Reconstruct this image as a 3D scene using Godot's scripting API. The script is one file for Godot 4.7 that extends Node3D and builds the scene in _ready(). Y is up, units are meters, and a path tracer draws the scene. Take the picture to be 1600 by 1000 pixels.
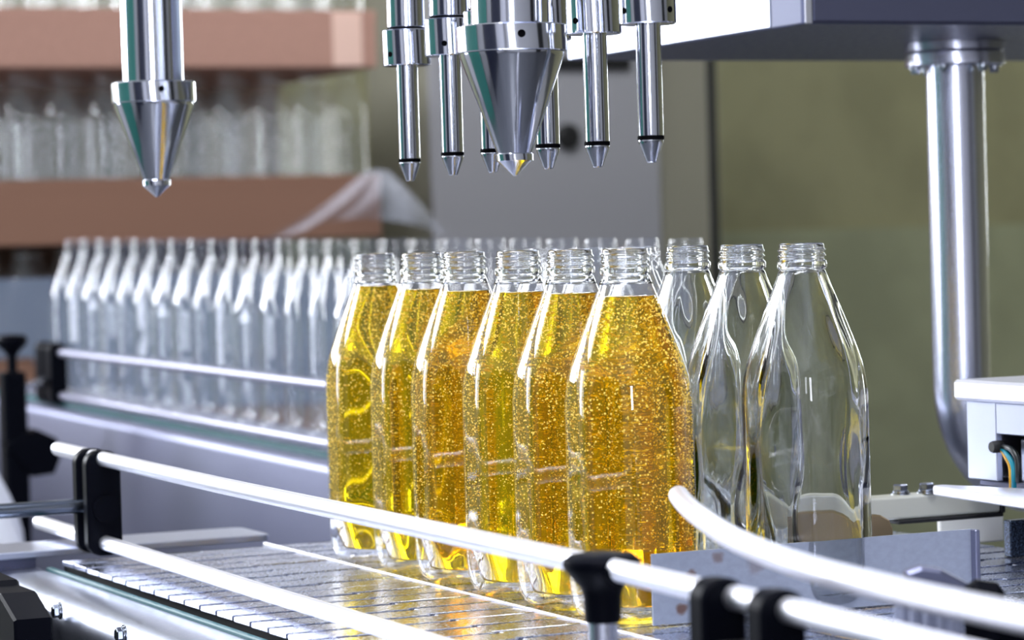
extends Node3D

# ---------------------------------------------------------------- shape helpers
func begin() -> SurfaceTool:
	var st := SurfaceTool.new()
	st.begin(Mesh.PRIMITIVE_TRIANGLES)
	return st

# a triangle that faces along n (front faces run clockwise)
func tri(st: SurfaceTool, a: Vector3, b: Vector3, c: Vector3, n: Vector3) -> void:
	if (b - a).cross(c - a).dot(n) > 0.0:
		var k := b
		b = c
		c = k
	st.add_vertex(a)
	st.add_vertex(b)
	st.add_vertex(c)

func quad(st: SurfaceTool, a: Vector3, b: Vector3, c: Vector3, d: Vector3, n: Vector3) -> void:
	tri(st, a, b, c, n)
	tri(st, a, c, d, n)

# box with chamfered edges, from corner lo to corner hi, placed by xf
func box(st: SurfaceTool, lo: Vector3, hi: Vector3, bev := 0.001, xf := Transform3D()) -> void:
	st.set_smooth_group(-1)
	var c := (lo + hi) / 2.0
	var h := (hi - lo) / 2.0
	var b: float = min(bev, min(h.x, min(h.y, h.z)) * 0.9)
	var P := func(sx: int, sy: int, sz: int, axis: int) -> Vector3:
		var v := Vector3(sx * (h.x - b), sy * (h.y - b), sz * (h.z - b))
		v[axis] = [sx * h.x, sy * h.y, sz * h.z][axis]
		return xf * (c + v)
	var B := xf.basis
	for s in [-1, 1]:
		quad(st, P.call(s, -1, -1, 0), P.call(s, 1, -1, 0), P.call(s, 1, 1, 0), P.call(s, -1, 1, 0), B * Vector3(s, 0, 0))
		quad(st, P.call(-1, s, -1, 1), P.call(1, s, -1, 1), P.call(1, s, 1, 1), P.call(-1, s, 1, 1), B * Vector3(0, s, 0))
		quad(st, P.call(-1, -1, s, 2), P.call(1, -1, s, 2), P.call(1, 1, s, 2), P.call(-1, 1, s, 2), B * Vector3(0, 0, s))
		for t in [-1, 1]:
			quad(st, P.call(s, t, -1, 0), P.call(s, t, 1, 0), P.call(s, t, 1, 1), P.call(s, t, -1, 1), B * Vector3(s, t, 0))
			quad(st, P.call(s, -1, t, 0), P.call(s, 1, t, 0), P.call(s, 1, t, 2), P.call(s, -1, t, 2), B * Vector3(s, 0, t))
			quad(st, P.call(-1, s, t, 1), P.call(1, s, t, 1), P.call(1, s, t, 2), P.call(-1, s, t, 2), B * Vector3(0, s, t))
			for u in [-1, 1]:
				tri(st, P.call(s, t, u, 0), P.call(s, t, u, 1), P.call(s, t, u, 2), B * Vector3(s, t, u))

# lathe round y: the profile (r, y) runs so that its left side is outside when r is to the right and y is up
func lathe(st: SurfaceTool, prof: Array, seg := 32, xf := Transform3D(), crease := 30.0, group := 1) -> void:
	var g := group
	for i in prof.size() - 1:
		var a: Vector2 = prof[i]
		var b: Vector2 = prof[i + 1]
		if i > 0:
			var w: Vector2 = a - prof[i - 1]
			if abs(rad_to_deg(w.angle_to(b - a))) > crease:
				g += 1
		st.set_smooth_group(g if seg > 8 else -1)
		for j in seg:
			var p := TAU * j / seg
			var q := TAU * ((j + 1) % seg) / seg
			var A := xf * Vector3(a.x * cos(p), a.y, a.x * sin(p))
			var D := xf * Vector3(a.x * cos(q), a.y, a.x * sin(q))
			var Bv := xf * Vector3(b.x * cos(p), b.y, b.x * sin(p))
			var C := xf * Vector3(b.x * cos(q), b.y, b.x * sin(q))
			if a.x > 1e-7:
				st.add_vertex(A)
				st.add_vertex(D)
				st.add_vertex(C)
			if b.x > 1e-7:
				st.add_vertex(A)
				st.add_vertex(C)
				st.add_vertex(Bv)

# round bar along a path, with flat ends that have a small chamfer
func tube(st: SurfaceTool, path: Array, r: float, seg := 20, ch := 0.0012) -> void:
	var pts := []
	var rad := []
	var n := path.size()
	var t0: Vector3 = (path[1] - path[0]).normalized()
	var t1: Vector3 = (path[n - 1] - path[n - 2]).normalized()
	pts.append(path[0]); rad.append(0.0)
	pts.append(path[0]); rad.append(r - ch)
	pts.append(path[0] + t0 * ch); rad.append(r)
	for i in range(1, n - 1):
		pts.append(path[i]); rad.append(r)
	pts.append(path[n - 1] - t1 * ch); rad.append(r)
	pts.append(path[n - 1]); rad.append(r - ch)
	pts.append(path[n - 1]); rad.append(0.0)
	var m := pts.size()
	var rings := []
	var side := t0.cross(Vector3.UP)
	if side.length() < 0.1:
		side = t0.cross(Vector3.RIGHT)
	side = side.normalized()
	for i in m:
		var tg: Vector3
		if i <= 2:
			tg = t0
		elif i >= m - 3:
			tg = t1
		else:
			tg = (pts[i + 1] - pts[i - 1]).normalized()
		side = (side - tg * side.dot(tg)).normalized()
		var up := side.cross(tg)
		var ring := []
		for j in seg:
			var a := TAU * j / seg
			ring.append(pts[i] + (side * cos(a) + up * sin(a)) * rad[i])
		rings.append(ring)
	for i in m - 1:
		st.set_smooth_group(10 if i == 0 else 11 if i == 1 else 13 if i == m - 3 else 14 if i == m - 2 else 12)
		var mid: Vector3 = (pts[i] + pts[i + 1]) / 2.0
		for j in seg:
			var k := (j + 1) % seg
			var nn: Vector3 = (rings[i][j] + rings[i][k] + rings[i + 1][j] + rings[i + 1][k]) / 4.0 - mid
			if i == 0 or i == 1:
				nn = nn * (0.0 if i == 0 else 1.0) - t0 * (1.0 if i == 0 else 0.0001)
			if i == m - 2:
				nn = t1
			quad(st, rings[i][j], rings[i][k], rings[i + 1][k], rings[i + 1][j], nn)

# polygon (counter-clockwise in x, y) pushed along z from 0 to depth with chamfered rims, placed by xf
func prism(st: SurfaceTool, poly: Array, depth: float, bev := 0.0008, xf := Transform3D(), smooth := false) -> void:
	var n := poly.size()
	var pv := PackedVector2Array(poly)
	if Geometry2D.is_polygon_clockwise(pv):
		poly = poly.duplicate()
		poly.reverse()
		pv = PackedVector2Array(poly)
	var inner := []
	for i in n:
		var p: Vector2 = poly[i]
		var e0: Vector2 = (p - poly[(i + n - 1) % n]).normalized()
		var e1: Vector2 = (poly[(i + 1) % n] - p).normalized()
		var n0 := Vector2(-e0.y, e0.x)
		var n1 := Vector2(-e1.y, e1.x)
		var d := (n0 + n1)
		d = d / max(0.35, d.length_squared() / 2.0)
		inner.append(p + d * bev)
	var ix := Geometry2D.triangulate_polygon(PackedVector2Array(inner))
	st.set_smooth_group(-1)
	for s in [0, 1]:
		var z: float = depth if s == 1 else 0.0
		var nz := xf.basis * Vector3(0, 0, 1 if s == 1 else -1)
		for k in range(0, ix.size(), 3):
			var q := []
			for m in 3:
				q.append(xf * Vector3(inner[ix[k + m]].x, inner[ix[k + m]].y, z))
			tri(st, q[0], q[1], q[2], nz)
		var zb: float = depth - bev if s == 1 else bev
		for i in n:
			var j := (i + 1) % n
			var e: Vector2 = (poly[j] - poly[i]).normalized()
			quad(st, xf * Vector3(poly[i].x, poly[i].y, zb), xf * Vector3(poly[j].x, poly[j].y, zb), xf * Vector3(inner[j].x, inner[j].y, z), xf * Vector3(inner[i].x, inner[i].y, z), xf.basis * Vector3(e.y, -e.x, 0) + nz)
	if smooth:
		st.set_smooth_group(3)
	for i in n:
		var j := (i + 1) % n
		var e: Vector2 = (poly[j] - poly[i]).normalized()
		quad(st, xf * Vector3(poly[i].x, poly[i].y, bev), xf * Vector3(poly[j].x, poly[j].y, bev), xf * Vector3(poly[j].x, poly[j].y, depth - bev), xf * Vector3(poly[i].x, poly[i].y, depth - bev), xf.basis * Vector3(e.y, -e.x, 0))

func rounded(lo: Vector2, hi: Vector2, r: float, k := 6) -> Array:
	var out := []
	for c in [[hi.x - r, hi.y - r, 0.0], [lo.x + r, hi.y - r, 90.0], [lo.x + r, lo.y + r, 180.0], [hi.x - r, lo.y + r, 270.0]]:
		for i in k + 1:
			var a := deg_to_rad(c[2] + 90.0 * i / k)
			out.append(Vector2(c[0] + r * cos(a), c[1] + r * sin(a)))
	return out

func curve(pts: Array, per := 8) -> Array:
	var out := []
	var n := pts.size()
	for i in n - 1:
		for k in per:
			out.append(pts[i].cubic_interpolate(pts[i + 1], pts[max(0, i - 1)], pts[min(n - 1, i + 2)], float(k) / per))
	out.append(pts[n - 1])
	return out

func done(st: SurfaceTool) -> ArrayMesh:
	st.generate_normals()
	return st.commit()

# ---------------------------------------------------------------- object helpers
var taken := {}
func numbered(called: String) -> String:
	if not taken.has(called):
		taken[called] = 0
		return called
	taken[called] += 1
	return "%s_%03d" % [called, taken[called]]

func tag(o: Node3D, label := "", category := "", group := "", kind := "") -> Node3D:
	for kv in [["label", label], ["category", category], ["group", group], ["kind", kind]]:
		if kv[1]:
			o.set_meta(kv[0], kv[1])
	return o

func thing(called: String, label: String, category: String, at := Vector3.ZERO, group := "", kind := "") -> Node3D:
	var o := Node3D.new()
	o.name = numbered(called)
	add_child(o, true)
	o.position = at
	tag(o, label, category, group, kind)
	return o

func part(called: String, mesh: Mesh, m: Material, parent: Node3D, at := Vector3.ZERO) -> MeshInstance3D:
	var o := MeshInstance3D.new()
	o.name = called if parent != self else numbered(called)
	o.mesh = mesh
	o.material_override = m
	o.position = at
	parent.add_child(o, true)
	return o

func bx(called: String, lo: Vector3, hi: Vector3, m: Material, parent: Node3D, bev := 0.001) -> MeshInstance3D:
	var st := begin()
	box(st, lo, hi, bev)
	return part(called, done(st), m, parent)

# ---------------------------------------------------------------- materials
func noise_tex(freq: float, seed_: int, lo: Color, hi: Color, size := 512, stretch := false, bump := false) -> NoiseTexture2D:
	var n := FastNoiseLite.new()
	n.seed = seed_
	n.frequency = freq
	n.fractal_octaves = 4
	var t := NoiseTexture2D.new()
	t.width = size
	t.height = 64 if stretch else size
	t.seamless = true
	t.noise = n
	if bump:
		t.as_normal_map = true
		t.bump_strength = 3.0
	else:
		var g := Gradient.new()
		g.offsets = PackedFloat32Array([0.25, 0.75])
		g.colors = PackedColorArray([lo, hi])
		t.color_ramp = g
	return t

func mat(c: Color, rough := 0.5, metal := 0.0) -> StandardMaterial3D:
	var m := StandardMaterial3D.new()
	m.albedo_color = c
	m.roughness = rough
	m.metallic = metal
	return m

func grained(m: StandardMaterial3D, col: Texture2D, rgh: Texture2D, scale: Vector3) -> StandardMaterial3D:
	m.uv1_triplanar = true
	m.uv1_world_triplanar = false
	m.uv1_scale = scale
	if col:
		m.albedo_texture = col
	if rgh:
		m.roughness_texture = rgh
		m.roughness_texture_channel = BaseMaterial3D.TEXTURE_CHANNEL_RED
	return m

var M := {}
func materials() -> void:
	var grey := func(v: float) -> Color: return Color(v, v, v)
	M.steel = mat(Color(0.84, 0.85, 0.89), 0.11, 1.0)                     # polished filler parts
	M.rail = mat(Color(0.95, 0.95, 0.98), 0.42, 1.0)                     # satin guide rails
	M.pipe = mat(Color(0.84, 0.85, 0.91), 0.26, 1.0)
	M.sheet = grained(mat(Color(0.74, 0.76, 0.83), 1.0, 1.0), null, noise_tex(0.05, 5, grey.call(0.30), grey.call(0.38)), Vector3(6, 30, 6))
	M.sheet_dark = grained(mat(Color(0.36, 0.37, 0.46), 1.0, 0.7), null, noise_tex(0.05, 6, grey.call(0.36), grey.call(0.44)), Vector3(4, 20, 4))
	M.slat = grained(mat(Color(0.90, 0.92, 1.0), 1.0, 1.0), noise_tex(0.06, 9, grey.call(0.94), grey.call(1.0)), noise_tex(0.04, 8, grey.call(0.16), grey.call(0.30)), Vector3(10, 10, 24))
	M.slat_worn = grained(mat(Color(0.84, 0.87, 0.96), 1.0, 1.0), noise_tex(0.06, 19, grey.call(0.93), grey.call(1.0)), noise_tex(0.05, 18, grey.call(0.20), grey.call(0.36)), Vector3(10, 10, 24))
	M.black = mat(Color(0.025, 0.03, 0.06), 0.45)
	M.black.metallic_specular = 0.14                       # moulded plastic clamps
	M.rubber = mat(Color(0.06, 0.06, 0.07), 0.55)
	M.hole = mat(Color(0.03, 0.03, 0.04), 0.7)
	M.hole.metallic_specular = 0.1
	M.rail_dull = mat(Color(0.60, 0.60, 0.67), 0.42, 1.0)
	M.rod_dark = mat(Color(0.44, 0.47, 0.52), 0.22, 1.0)
	M.dark = mat(Color(0.06, 0.06, 0.07), 0.6)
	M.bolt = mat(Color(0.72, 0.74, 0.78), 0.22, 1.0)
	M.teal = mat(Color(0.04, 0.30, 0.32), 0.5)
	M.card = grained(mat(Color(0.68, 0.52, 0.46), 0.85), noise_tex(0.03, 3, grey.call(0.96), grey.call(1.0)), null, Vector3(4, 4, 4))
	M.card_shaded = mat(Color(0.52, 0.38, 0.31), 0.85)  # darker copy of card, shade on the lower trays put into the colour
	M.bar = mat(Color(0.82, 0.82, 0.77), 0.4, 0.35)
	M.frame = grained(mat(Color(0.50, 0.51, 0.60), 1.0, 0.85), null, noise_tex(0.05, 25, grey.call(0.40), grey.call(0.48)), Vector3(6, 30, 6))
	M.wall = grained(mat(Color(0.62, 0.61, 0.48), 0.8), noise_tex(0.006, 12, grey.call(0.93), grey.call(1.0)), null, Vector3(0.8, 0.8, 0.8))
	M.dado = grained(mat(Color(0.63, 0.645, 0.535), 0.7), noise_tex(0.006, 13, grey.call(0.94), grey.call(1.0)), null, Vector3(0.8, 0.8, 0.8))
	M.plaster = mat(Color(0.70, 0.70, 0.72), 0.8)
	M.white = mat(Color(0.86, 0.86, 0.85), 0.8)
	M.floor = grained(mat(Color(0.36, 0.37, 0.40), 0.45), noise_tex(0.01, 14, grey.call(0.8), grey.call(1.0)), null, Vector3(1, 1, 1))
	M.cabinet = mat(Color(0.60, 0.60, 0.62), 0.5)
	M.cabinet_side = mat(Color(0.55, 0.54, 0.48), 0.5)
	M.bronze = mat(Color(0.80, 0.70, 0.54), 0.28, 1.0)
	M.film = mat(Color(0.86, 0.88, 0.95, 0.26), 0.4)
	M.film.transparency = BaseMaterial3D.TRANSPARENCY_ALPHA
	M.film.cull_mode = BaseMaterial3D.CULL_DISABLED
	M.bag = mat(Color(0.92, 0.93, 0.97), 0.45)
	M.wrap = mat(Color(0.54, 0.59, 0.68, 0.50), 0.4)
	M.wrap.transparency = BaseMaterial3D.TRANSPARENCY_ALPHA
	M.wood = mat(Color(0.55, 0.42, 0.28), 0.8)
	# clear glass: thick walls that bend light for the near bottles, thin sheets for the far ones
	M.glass = mat(Color(0.985, 0.99, 0.99, 0.0), 0.0)
	M.glass.refraction_enabled = true
	M.glass.refraction_scale = 0.05
	M.thin = mat(Color(0.9, 0.93, 0.97, 0.0), 0.02)
	M.thin.transparency = BaseMaterial3D.TRANSPARENCY_ALPHA
	M.far_glass = mat(Color(0.70, 0.78, 0.92, 0.03), 0.06)
	M.far_glass.transparency = BaseMaterial3D.TRANSPARENCY_ALPHA
	M.pallet_glass = mat(Color(0.82, 0.88, 0.90, 0.03), 0.03)
	M.pallet_glass.transparency = BaseMaterial3D.TRANSPARENCY_ALPHA
	M.liquid = mat(Color(0.955, 0.825, 0.07, 0.07), 0.02)
	M.liquid.refraction_enabled = true
	M.liquid.refraction_scale = 0.033
	M.bubble = mat(Color(1.0, 0.86, 0.36), 0.15)
	M.rust = rust_sheet()

# the guide plate: bluish steel with a few rust spots
func rust_sheet() -> StandardMaterial3D:
	var w := 512
	var h := 128
	var im := Image.create(w, h, false, Image.FORMAT_RGB8)
	var n := FastNoiseLite.new()
	n.seed = 4
	n.frequency = 0.03
	var spots := [[56.0, 46.0, 13.0, 0.85], [42.0, 102.0, 11.0, 0.8], [100.0, 14.0, 11.0, 0.45], [158.0, 34.0, 16.0, 0.25]]
	for y in h:
		for x in w:
			var v := 0.62 + 0.03 * n.get_noise_2d(x * 2.0, y * 2.0)
			var c := Color(v * 0.86, v * 0.9, v * 1.0)
			for s in spots:
				var d: float = Vector2(x - s[0], (y - s[1]) * 0.9).length() / s[2] + 0.35 * n.get_noise_2d(x * 1.5, y * 1.5)
				c = c.lerp(Color(0.34, 0.22, 0.18), s[3] * (1.0 - smoothstep(0.35, 1.15, d)))
			im.set_pixel(x, y, c)
	var m := mat(Color(1, 1, 1), 0.45, 0.0)
	m.albedo_texture = ImageTexture.create_from_image(im)
	return m

# ---------------------------------------------------------------- bottles
const TALL := 0.26
# radius at a height y above the base; facet weight
func bottle_r(y: float) -> Vector2:
	var key := [[0.0, 0.0330], [0.0012, 0.0362], [0.0045, 0.0400], [0.011, 0.0432], [0.020, 0.0451], [0.030, 0.0459], [0.045, 0.0460], [0.145, 0.0460], [0.1545, 0.0456], [0.164, 0.0444],
		[0.173, 0.0421], [0.183, 0.0388], [0.196, 0.0339], [0.209, 0.0289], [0.219, 0.0249], [0.227, 0.0217], [0.233, 0.0194], [0.238, 0.0175], [0.242, 0.0163], [0.246, 0.0158], [0.26, 0.0158]]
	var r: float = key[key.size() - 1][1]
	for i in key.size() - 1:
		if y <= key[i + 1][0]:
			var a = key[i]
			var b = key[i + 1]
			var t: float = (y - a[0]) / (b[0] - a[0])
			var pa = key[max(0, i - 1)]
			var pb = key[min(key.size() - 1, i + 2)]
			# monotone-ish cubic
			var m0: float = (b[1] - pa[1]) / max(1e-6, b[0] - pa[0]) * (b[0] - a[0])
			var m1: float = (pb[1] - a[1]) / max(1e-6, pb[0] - a[0]) * (b[0] - a[0])
			if i == 7:
				m0 = 0.0
			if i == 5:
				m1 = 0.0
			if i == 6:
				m0 = 0.0
				m1 = 0.0
			r = (2*t*t*t - 3*t*t + 1) * a[1] + (t*t*t - 2*t*t + t) * m0 + (-2*t*t*t + 3*t*t) * b[1] + (t*t*t - t*t) * m1
			break
	var k: float = smoothstep(0.004, 0.03, y) * (1.0 - smoothstep(0.150, 0.200, y))
	return Vector2(r, k)

func bottle_at(y: float, a: float, inset := 0.0) -> Vector3:
	var rk := bottle_r(y)
	var p := fposmod(a + PI / 8.0, PI / 4.0) - PI / 8.0
	var flat := 0.945 / cos(p)
	flat = min(flat, 1.0) - 0.010 * smoothstep(0.75, 1.0, flat / 1.0) * smoothstep(0.96, 1.01, flat)
	var r: float = rk.x * lerp(1.0, flat, rk.y) - inset
	return Vector3(r * cos(a), y, r * sin(a))

# rings of points -> smooth surface; rings run bottom to top on the outside
func loft(st: SurfaceTool, rings: Array, group := 1) -> void:
	st.set_smooth_group(group)
	for i in rings.size() - 1:
		var lo = rings[i]
		var hi = rings[i + 1]
		var n: int = lo.size()
		for j in n:
			var k := (j + 1) % n
			st.add_vertex(lo[j]); st.add_vertex(lo[k]); st.add_vertex(hi[k])
			st.add_vertex(lo[j]); st.add_vertex(hi[k]); st.add_vertex(hi[j])

func circle(r: float, y: float, seg: int) -> Array:
	var out := []
	for j in seg:
		var a := TAU * j / seg
		out.append(Vector3(r * cos(a), y, r * sin(a)))
	return out

func body_rings(y0: float, y1: float, n: int, seg: int, inset := 0.0) -> Array:
	var out := []
	for i in n + 1:
		var y: float = lerp(y0, y1, float(i) / n)
		var ring := []
		for j in seg:
			ring.append(bottle_at(y, TAU * j / seg, inset))
		out.append(ring)
	return out

# the finish (screw thread and collar) above the neck, as (r, y)
func finish() -> Array:
	return [[0.0158, 0.2408], [0.0172, 0.2415], [0.01795, 0.2425], [0.01795, 0.2462], [0.0172, 0.2474], [0.0162, 0.2480], [0.0161, 0.2492], [0.0168, 0.2499], [0.01735, 0.2508], [0.0168, 0.2517], [0.0161, 0.2524], [0.0161, 0.2532],
		[0.0168, 0.2539], [0.01725, 0.2547], [0.0168, 0.2555], [0.0161, 0.2562], [0.0161, 0.2575], [0.0158, 0.2592], [0.0148, 0.2600]]

func glass_mesh(seg: int, rows: int, walled: bool, headless := false) -> ArrayMesh:
	var st := begin()
	var rings := []
	rings.append(circle(0.0004, 0.0042, seg))
	rings.append(circle(0.016, 0.0038, seg))
	rings.append(circle(0.027, 0.0022, seg))
	rings.append(circle(0.0315, 0.0002, seg))
	rings.append_array(body_rings(0.0, 0.04, max(3, rows / 4), seg))
	rings.append_array(body_rings(0.05, 0.14, max(2, rows / 8), seg))
	rings.append_array(body_rings(0.145, 0.2345 if headless else 0.2400, rows, seg))
	if headless:
		pass
	elif seg >= 32:
		for f in finish():
			rings.append(circle(f[0], f[1], seg))
	else:
		for f in [[0.0175, 0.2420], [0.0175, 0.2465], [0.0161, 0.2485], [0.0161, 0.2590], [0.0150, 0.26]]:
			rings.append(circle(f[0], f[1], seg))
	if walled:
		rings.append(circle(0.0138, 0.2597, seg))
		rings.append(circle(0.0131, 0.2585, seg))
		rings.append(circle(0.0129, 0.2450, seg))
		var inner := []
		for i in rows + 1:
			var y: float = lerp(0.012, 0.238, float(i) / rows)
			var even: float = 1.0 - smoothstep(0.19, 0.232, y)
			var ring := []
			for j in seg:
				var a := TAU * j / seg
				# pressed glass: the wall is nowhere quite even
				ring.append(bottle_at(y, a, 0.0030 + even * (0.0008 * sin(3.0 * a + 22.0 * y) + 0.0005 * sin(5.0 * a - 47.0 * y + 1.0) + 0.0004 * sin(2.0 * a + 80.0 * y) + 0.0003 * sin(9.0 * a + 30.0 * y))))
			inner.append(ring)
		inner.reverse()
		rings.append_array(inner)
		rings.append(circle(0.030, 0.0092, seg))
		rings.append(circle(0.016, 0.0092, seg))
		rings.append(circle(0.0004, 0.0096, seg))
	loft(st, rings)
	return done(st)

func neck_mesh(seg: int) -> ArrayMesh:
	var st := begin()
	var rings := []
	rings.append(circle(0.0145, 0.2352, seg))
	rings.append_array(body_rings(0.2348, 0.2400, 3, seg, -0.0001))
	for f in finish():
		rings.append(circle(f[0], f[1], seg))
	for f in [[0.0138, 0.2597], [0.0131, 0.2585], [0.0129, 0.2450], [0.0131, 0.2400], [0.0145, 0.2352]]:
		rings.append(circle(f[0], f[1], seg))
	loft(st, rings)
	return done(st)

func liquid_mesh(level: float, seg: int, rows: int) -> ArrayMesh:
	var st := begin()
	var rings := []
	rings.append(circle(0.0003, 0.0120, seg))
	rings.append(circle(0.024, 0.0110, seg))
	# the glass is thick at the heel and thin higher up
	for i in rows + 1:
		var y: float = lerp(0.0115, level, pow(float(i) / rows, 1.3))
		var ring := []
		for j in seg:
			ring.append(bottle_at(y, TAU * j / seg, 0.0016 + 0.0085 * (1.0 - smoothstep(0.006, 0.050, y))))
		rings.append(ring)
	loft(st, rings)
	var rim: Array = rings[rings.size() - 1]
	var lip := []
	for v in rim:
		lip.append(Vector3(v.x * 0.92, v.y - 0.0006, v.z * 0.92))
	loft(st, [rim, lip, circle(0.0003, level - 0.0006, seg)], 2)
	return done(st)

func bubbles(level: float, count: int, seed_: int, parent: Node3D) -> void:
	var rng := RandomNumberGenerator.new()
	rng.seed = seed_
	var s := SphereMesh.new()
	s.radius = 1.0
	s.height = 2.0
	s.radial_segments = 8
	s.rings = 4
	s.material = M.bubble
	var mm := MultiMesh.new()
	mm.transform_format = MultiMesh.TRANSFORM_3D
	mm.mesh = s
	mm.instance_count = count
	for i in count:
		# more of them high up, where they gather
		var y: float = 0.030 + (level - 0.032) * pow(rng.randf(), 0.72)
		var a := rng.randf() * TAU
		var sz: float = lerp(0.00034, 0.00082, pow(rng.randf(), 3.0)) * lerp(0.75, 1.15, y / level)
		var p := bottle_at(y, a, 0.0013 + 0.3 * sz + 0.0085 * (1.0 - smoothstep(0.006, 0.050, y)))
		mm.set_instance_transform(i, Transform3D(Basis().scaled(Vector3.ONE * sz), p))
	var o := MultiMeshInstance3D.new()
	o.name = "bubbles"
	o.multimesh = mm
	o.set_meta("kind", "stuff")
	parent.add_child(o, true)

# ---------------------------------------------------------------- the scene
func _ready() -> void:
	# camera
	var cam := Camera3D.new()
	cam.name = "camera"
	add_child(cam)
	cam.position = Vector3(-0.9096, 1.1669, 1.8060)
	cam.rotation_order = EULER_ORDER_YXZ
	cam.rotation_degrees = Vector3(-1.5524, -24.4919, -1.6039)
	cam.fov = 12.68
	cam.near = 0.05
	cam.far = 60.0
	var ca := CameraAttributesPhysical.new()
	ca.frustum_focal_length = 108.0
	ca.exposure_aperture = 9.0
	ca.frustum_focus_distance = 2.12
	ca.frustum_near = 0.05
	ca.frustum_far = 60.0
	cam.attributes = ca
	cam.current = true
	# surroundings
	var we := WorldEnvironment.new()
	we.name = "world_environment"
	var env := Environment.new()
	env.background_mode = Environment.BG_COLOR
	env.background_color = Color(0.55, 0.65, 0.8)
	env.tonemap_mode = Environment.TONE_MAPPER_LINEAR
	env.tonemap_exposure = 0.85
	env.sdfgi_enabled = true
	env.ssao_enabled = true
	env.ssil_enabled = true
	we.environment = env
	add_child(we)
	materials()
	# lamps and windows: place, what they shine at, size, strength
	lamp("window_1", Vector3(-1.85, 1.85, 4.05), Vector3(-1.85, 1.85, 0.0), Vector2(0.7, 1.5), 8.0, Color(0.93, 0.95, 1.0))
	lamp("window_2", Vector3(-1.95, 2.25, -6.05), Vector3(-1.95, 2.25, 0.0), Vector2(1.8, 1.1), 20.0, Color(0.95, 0.97, 1.0))  # added, unseen: whitens the overhead side face and rims the glass
	lamp("window_3", Vector3(5.5, 1.9, -6.05), Vector3(5.5, 1.9, 0.0), Vector2(1.1, 1.6), 12.0, Color(0.95, 0.97, 1.0))  # added, unseen: brightens the right edges of the clear bottles
	lamp("window_4", Vector3(-3.15, 1.55, -3.9), Vector3(0.0, 1.55, -3.9), Vector2(1.3, 1.5), 6.0, Color(0.93, 0.95, 1.0))  # added, unseen: puts the bright left strip on the support pipe
	lamp("ceiling_light", Vector3(-2.2, 2.85, -3.0), Vector3(0.0, 1.1, -0.9), Vector2(2.6, 0.55), 11.0, Color(0.97, 0.98, 1.0))
	lamp("ceiling_light", Vector3(-0.7, 3.12, 0.5), Vector3(-0.7, 0.0, 0.5), Vector2(1.8, 0.9), 12.0, Color(0.97, 0.98, 1.0))
	lamp("ceiling_light", Vector3(1.6, 3.12, -3.6), Vector3(1.6, 0.0, -3.6), Vector2(1.2, 0.3), 5.0, Color(0.97, 0.98, 1.0))
	room()
	conveyors()
	bottles()
	rails()
	filler()
	overhead()
	machine()
	background()

func lamp(called: String, at: Vector3, to: Vector3, size: Vector2, energy: float, tint: Color) -> void:
	var up := Vector3.UP if abs((to - at).normalized().y) < 0.9 else Vector3.FORWARD
	var o: Node3D
	var window := called.begins_with("window")
	if window:
		o = thing(called, "", "", Vector3.ZERO, "", "structure")
	else:
		var n: int = taken.get(called, -1) + 1
		o = thing(called, ["long tilted ceiling light high on the left of the machine", "broad white ceiling light above the filled bottles", "narrow white ceiling light above the grey cabinet"][n], "light", Vector3.ZERO)
	o.look_at_from_position(at, to, up)
	var st := begin()
	box(st, Vector3(-size.x / 2, -size.y / 2, 0.0), Vector3(size.x / 2, size.y / 2, 0.012), 0.002)
	var em := mat(Color(0.9, 0.9, 0.92), 0.5)
	em.emission_enabled = true
	em.emission = tint
	em.emission_energy_multiplier = 2.0
	part("pane" if window else "diffuser", done(st), em, o)
	st = begin()
	var w := 0.05
	for s in [-1, 1]:
		box(st, Vector3(s * (size.x / 2 + w / 2) - w / 2, -size.y / 2 - w, -0.02), Vector3(s * (size.x / 2 + w / 2) + w / 2, size.y / 2 + w, 0.05), 0.004)
		box(st, Vector3(-size.x / 2, s * (size.y / 2 + w / 2) - w / 2, -0.02), Vector3(size.x / 2, s * (size.y / 2 + w / 2) + w / 2, 0.05), 0.004)
	part("frame", done(st), M.white, o)
	var l := AreaLight3D.new()
	l.name = "light"
	l.area_size = size
	l.light_energy = energy
	l.light_color = tint
	l.shadow_enabled = true
	l.set("area_range", 20.0)
	l.position = Vector3(0, 0, -0.01)
	o.add_child(l)

func struct(called: String, lo: Vector3, hi: Vector3, m: Material) -> MeshInstance3D:
	var o := bx(called, lo, hi, m, self, 0.002)
	o.set_meta("kind", "structure")
	return o

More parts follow.
